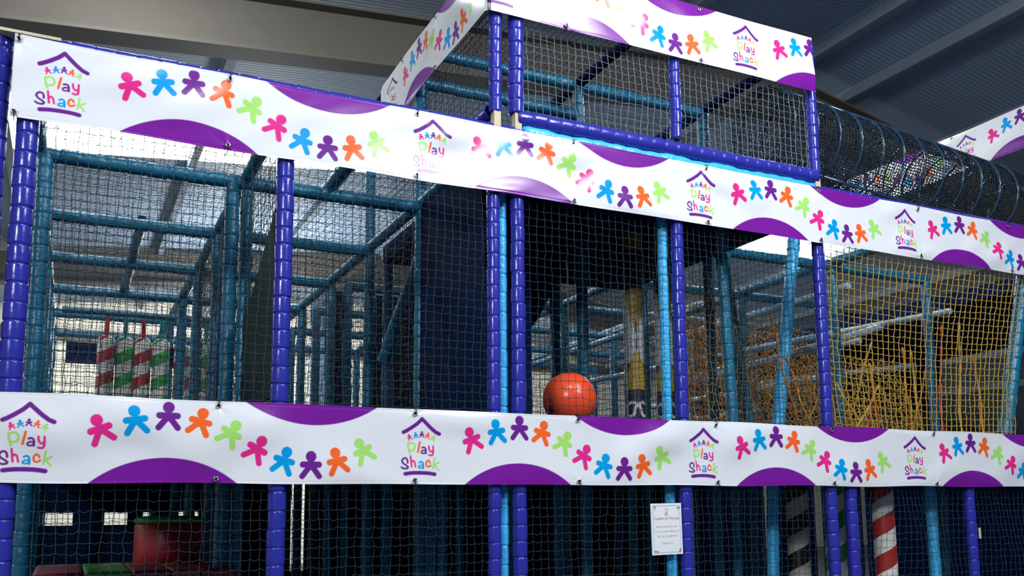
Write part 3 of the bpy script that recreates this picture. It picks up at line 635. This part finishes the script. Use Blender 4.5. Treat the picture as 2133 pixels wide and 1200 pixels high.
def candy_bag(x, y, z1, m, strap, label, r=.085, L=1.05):
    root = empty('striped_bag', (x, y, z1-L)); tag(root, label, 'punch bag')
    P = [(0, 0, 0), (0, 0, .02), (0, 0, .06), (0, 0, L-.07), (0, 0, L-.02), (0, 0, L)]
    Geo().sweep(P, [r*.6, r*.93, r, r, r*.9, r*.4], 24).build('bag', m, root, True)
    Geo().box(-.022, .022, -.004, .004, L-.01, L+.20).build('strap', strap, root)
    return root
for (x, y, mk, sk, lab) in ((-1.93, 5.2, 'candyred', 'strapred', 'red and white striped bag with a red strap, furthest left'), (-1.755, 5.2, 'candygreen', 'strapteal', 'green and white striped bag between the two red ones'),
                            (-1.585, 5.2, 'candyred', 'strapred', 'red and white striped bag with a red strap, third from the left'), (-1.41, 5.2, 'candygreen', 'strapteal', 'green and white striped bag, fourth from the left'),
                            (-1.17, 5.45, 'candyred', 'strapred', 'red and white striped bag mostly hidden behind a teal upright'), (-.965, 5.2, 'candygreen', 'strapteal', 'green and white striped bag furthest right, beside the teal upright')):
    candy_bag(x, y, 3.36, M[mk], M[sk], lab)
tag(padded('bag_rail', (-2.35, 5.2, 3.60), (-.8, 5.2, 3.60), .035, M['teal'], .13, 12), 'light teal rail from which the striped bags hang', 'rail')
def pole(x, y, r, m, z1, label):
    g = Geo().sweep([(0, 0, 0), (0, 0, .03), (0, 0, z1-.03), (0, 0, z1)], [r, r, r, r], 28)
    o = g.build('spiral_pole', m, None, True); o.location = (x, y, 0); return tag(o, label, 'pole')
pole(3.10, .9, .088, M['poleblack'], 1.9, 'black and off-white spiral pole in shade under the lower banner')
pole(3.50, .9, .085, M['polegreen'], 1.9, 'green and white spiral pole half hidden by the pair of indigo posts')
pole(3.40, .30, .082, M['polered'], 1.9, 'red and white spiral pole right of the indigo pair')
tag(padded('green_tube', (-.42, 4.4, 2.1), (-.42, 4.4, 3.05), .06, M['greenv'], .3, 14), 'green padded tube glimpsed right of the second indigo post', 'tube')
# ground floor of the left bay
def drum():
    root = empty('padded_drum', (-1.55, 2.1, 1.24)); tag(root, 'maroon padded drum with a green top in the lower left bay', 'drum')
    Geo().sweep([(0, 0, 0), (0, 0, .02), (0, 0, .25), (0, 0, .27)], [.225, .23, .23, .22], 32).build('body', M['redv'], root, True)
    t = Geo().sweep([(0, 0, .27), (0, 0, .285), (0, 0, .31), (0, 0, .32)], [.225, .24, .22, .16], 32).build('top', M['greenv'], root, True); t['label'] = 'green padded top'
drum()
root = empty('padded_step', (-2.40, 1.15, 0)); tag(root, 'long padded step with brown, green and orange sections in the lower left bay', 'step')
for nm, x0, x1, m in (('section', .03, .30, 'maroon'), ('section', .305, .56, 'greenv'), ('section', .565, .78, 'maroon'), ('section', .785, .95, 'brown'), ('section', .955, 1.16, 'maroon')):
    P = [(x0, 0, 1.24), (x0+.01, 0, 1.24), (x1-.01, 0, 1.24), (x1, 0, 1.24)]
    g = Geo().box(x0, x1, .0, 1.0, 1.18, 1.245); o = g.build(nm, M[m], root); o['label'] = {'maroon': 'maroon', 'greenv': 'green', 'brown': 'orange-brown'}[m]+' padded section'
    b = o.modifiers.new('bevel', 'BEVEL'); b.width = .02; b.segments = 3
Geo().box(.03, 1.16, .04, .96, 0, 1.175).build('plinth', M['navy'], root)
tag(padded('cyan_rail', (-2.42, 1.10, 1.13), (-1.25, 1.10, 1.13), .035, M['cyan'], .13, 12), 'cyan padded rail along the very bottom of the lower left bay', 'rail')

# ------------------------------------------------------------------ customer notice
def text_mesh(name, body, size, cx, z, y, mats, parent, bold=0):
    cu = bpy.data.curves.new(name, 'FONT'); cu.body = body; cu.size = size; cu.align_x = 'CENTER'; cu.extrude = .0004; cu.offset = bold
    to = bpy.data.objects.new(name+'_tmp', cu); C.objects.link(to); bpy.context.view_layer.update()
    me = bpy.data.meshes.new_from_object(to.evaluated_get(bpy.context.evaluated_depsgraph_get())); bpy.data.objects.remove(to)
    me.name = name; me.materials.clear()
    for q in mats: me.materials.append(q)
    w_ = size*.56
    for p in me.polygons: p.material_index = int((p.center.x+50*w_)/w_) % len(mats)
    o = bpy.data.objects.new(name, me); C.objects.link(o); o.parent = parent
    o.rotation_euler = (math.pi/2, 0, 0); o.location = (cx, y, z); return o
pm = [mat('pale_%s_ink' % n_, c, .6) for n_, c in (('red', (.72, .18, .16)), ('orange', (.85, .42, .2)), ('violet', (.42, .28, .6)), ('blue', (.35, .5, .75)), ('green', (.5, .68, .4)))]
pl = [mat('faint_%s_ink' % n_, c, .6) for n_, c in (('red', (.75, .45, .42)), ('grey', (.55, .52, .62)), ('yellow', (.80, .70, .45)), ('blue', (.5, .6, .75)))]
M['sign'] = mat('white_plastic_sign', (.86, .88, .90), .35)
root = empty('customer_notice', (1.165, -.035, 1.46)); tag(root, 'white portrait customer notice cable-tied to the net under the lower banner', 'sign')
root.rotation_euler = (0, math.radians(-.8), 0)
g = Geo().box(-.115, .115, 0, .004, -.158, .158); g.build('board', M['sign'], root)
g = Geo()
for (a, b, c_, d_) in ((-.101, .101, .1425, .1445), (-.101, .101, -.1445, -.1425), (-.101, -.0995, -.1445, .1445), (.0995, .101, -.1445, .1445)): g.box(a, b, -.0012, 0, c_, d_)
g.build('border', pm[2], root)
text_mesh('heading', 'Customer Notice', .026, 0, .058, -.001, pm, root, .0002)
for i, t in enumerate(('Socks must be worn', 'by everyone whilst on', 'the play equipment')): text_mesh('lettering', t, .0195, 0, .010-i*.029, -.001, pl, root)
text_mesh('lettering', 'Thank You', .021, 0, -.092, -.001, pl, root)
g = Geo()
for a, b in (((-.014, .113), (0, .128)), ((0, .128), (.014, .113))):
    g.sweep([(a[0], -.001, a[1]), (b[0], -.001, b[1])], .0013, 6)
g.build('logo_roof', pm[2], root); text_mesh('logo', 'Play', .012, 0, .099, -.001, pm, root, .0002); text_mesh('logo', 'Shack', .011, 0, .089, -.001, pm, root, .0002)
g = Geo().sweep([(-.012, -.001, .0845), (.012, -.001, .0845)], .0012, 6); g.build('logo_line', pm[2], root)
for (x, z, dx, dz) in ((-.088, .142, 0, -.018), (.10, .130, -.022, .004), (-.095, -.132, .024, -.006), (.090, -.142, 0, .02)):
    Geo().sweep([(x, .01, z), (x, -.006, z), (x+dx, -.009, z+dz)], .002, 6).build('cable_tie', M['black'], root)
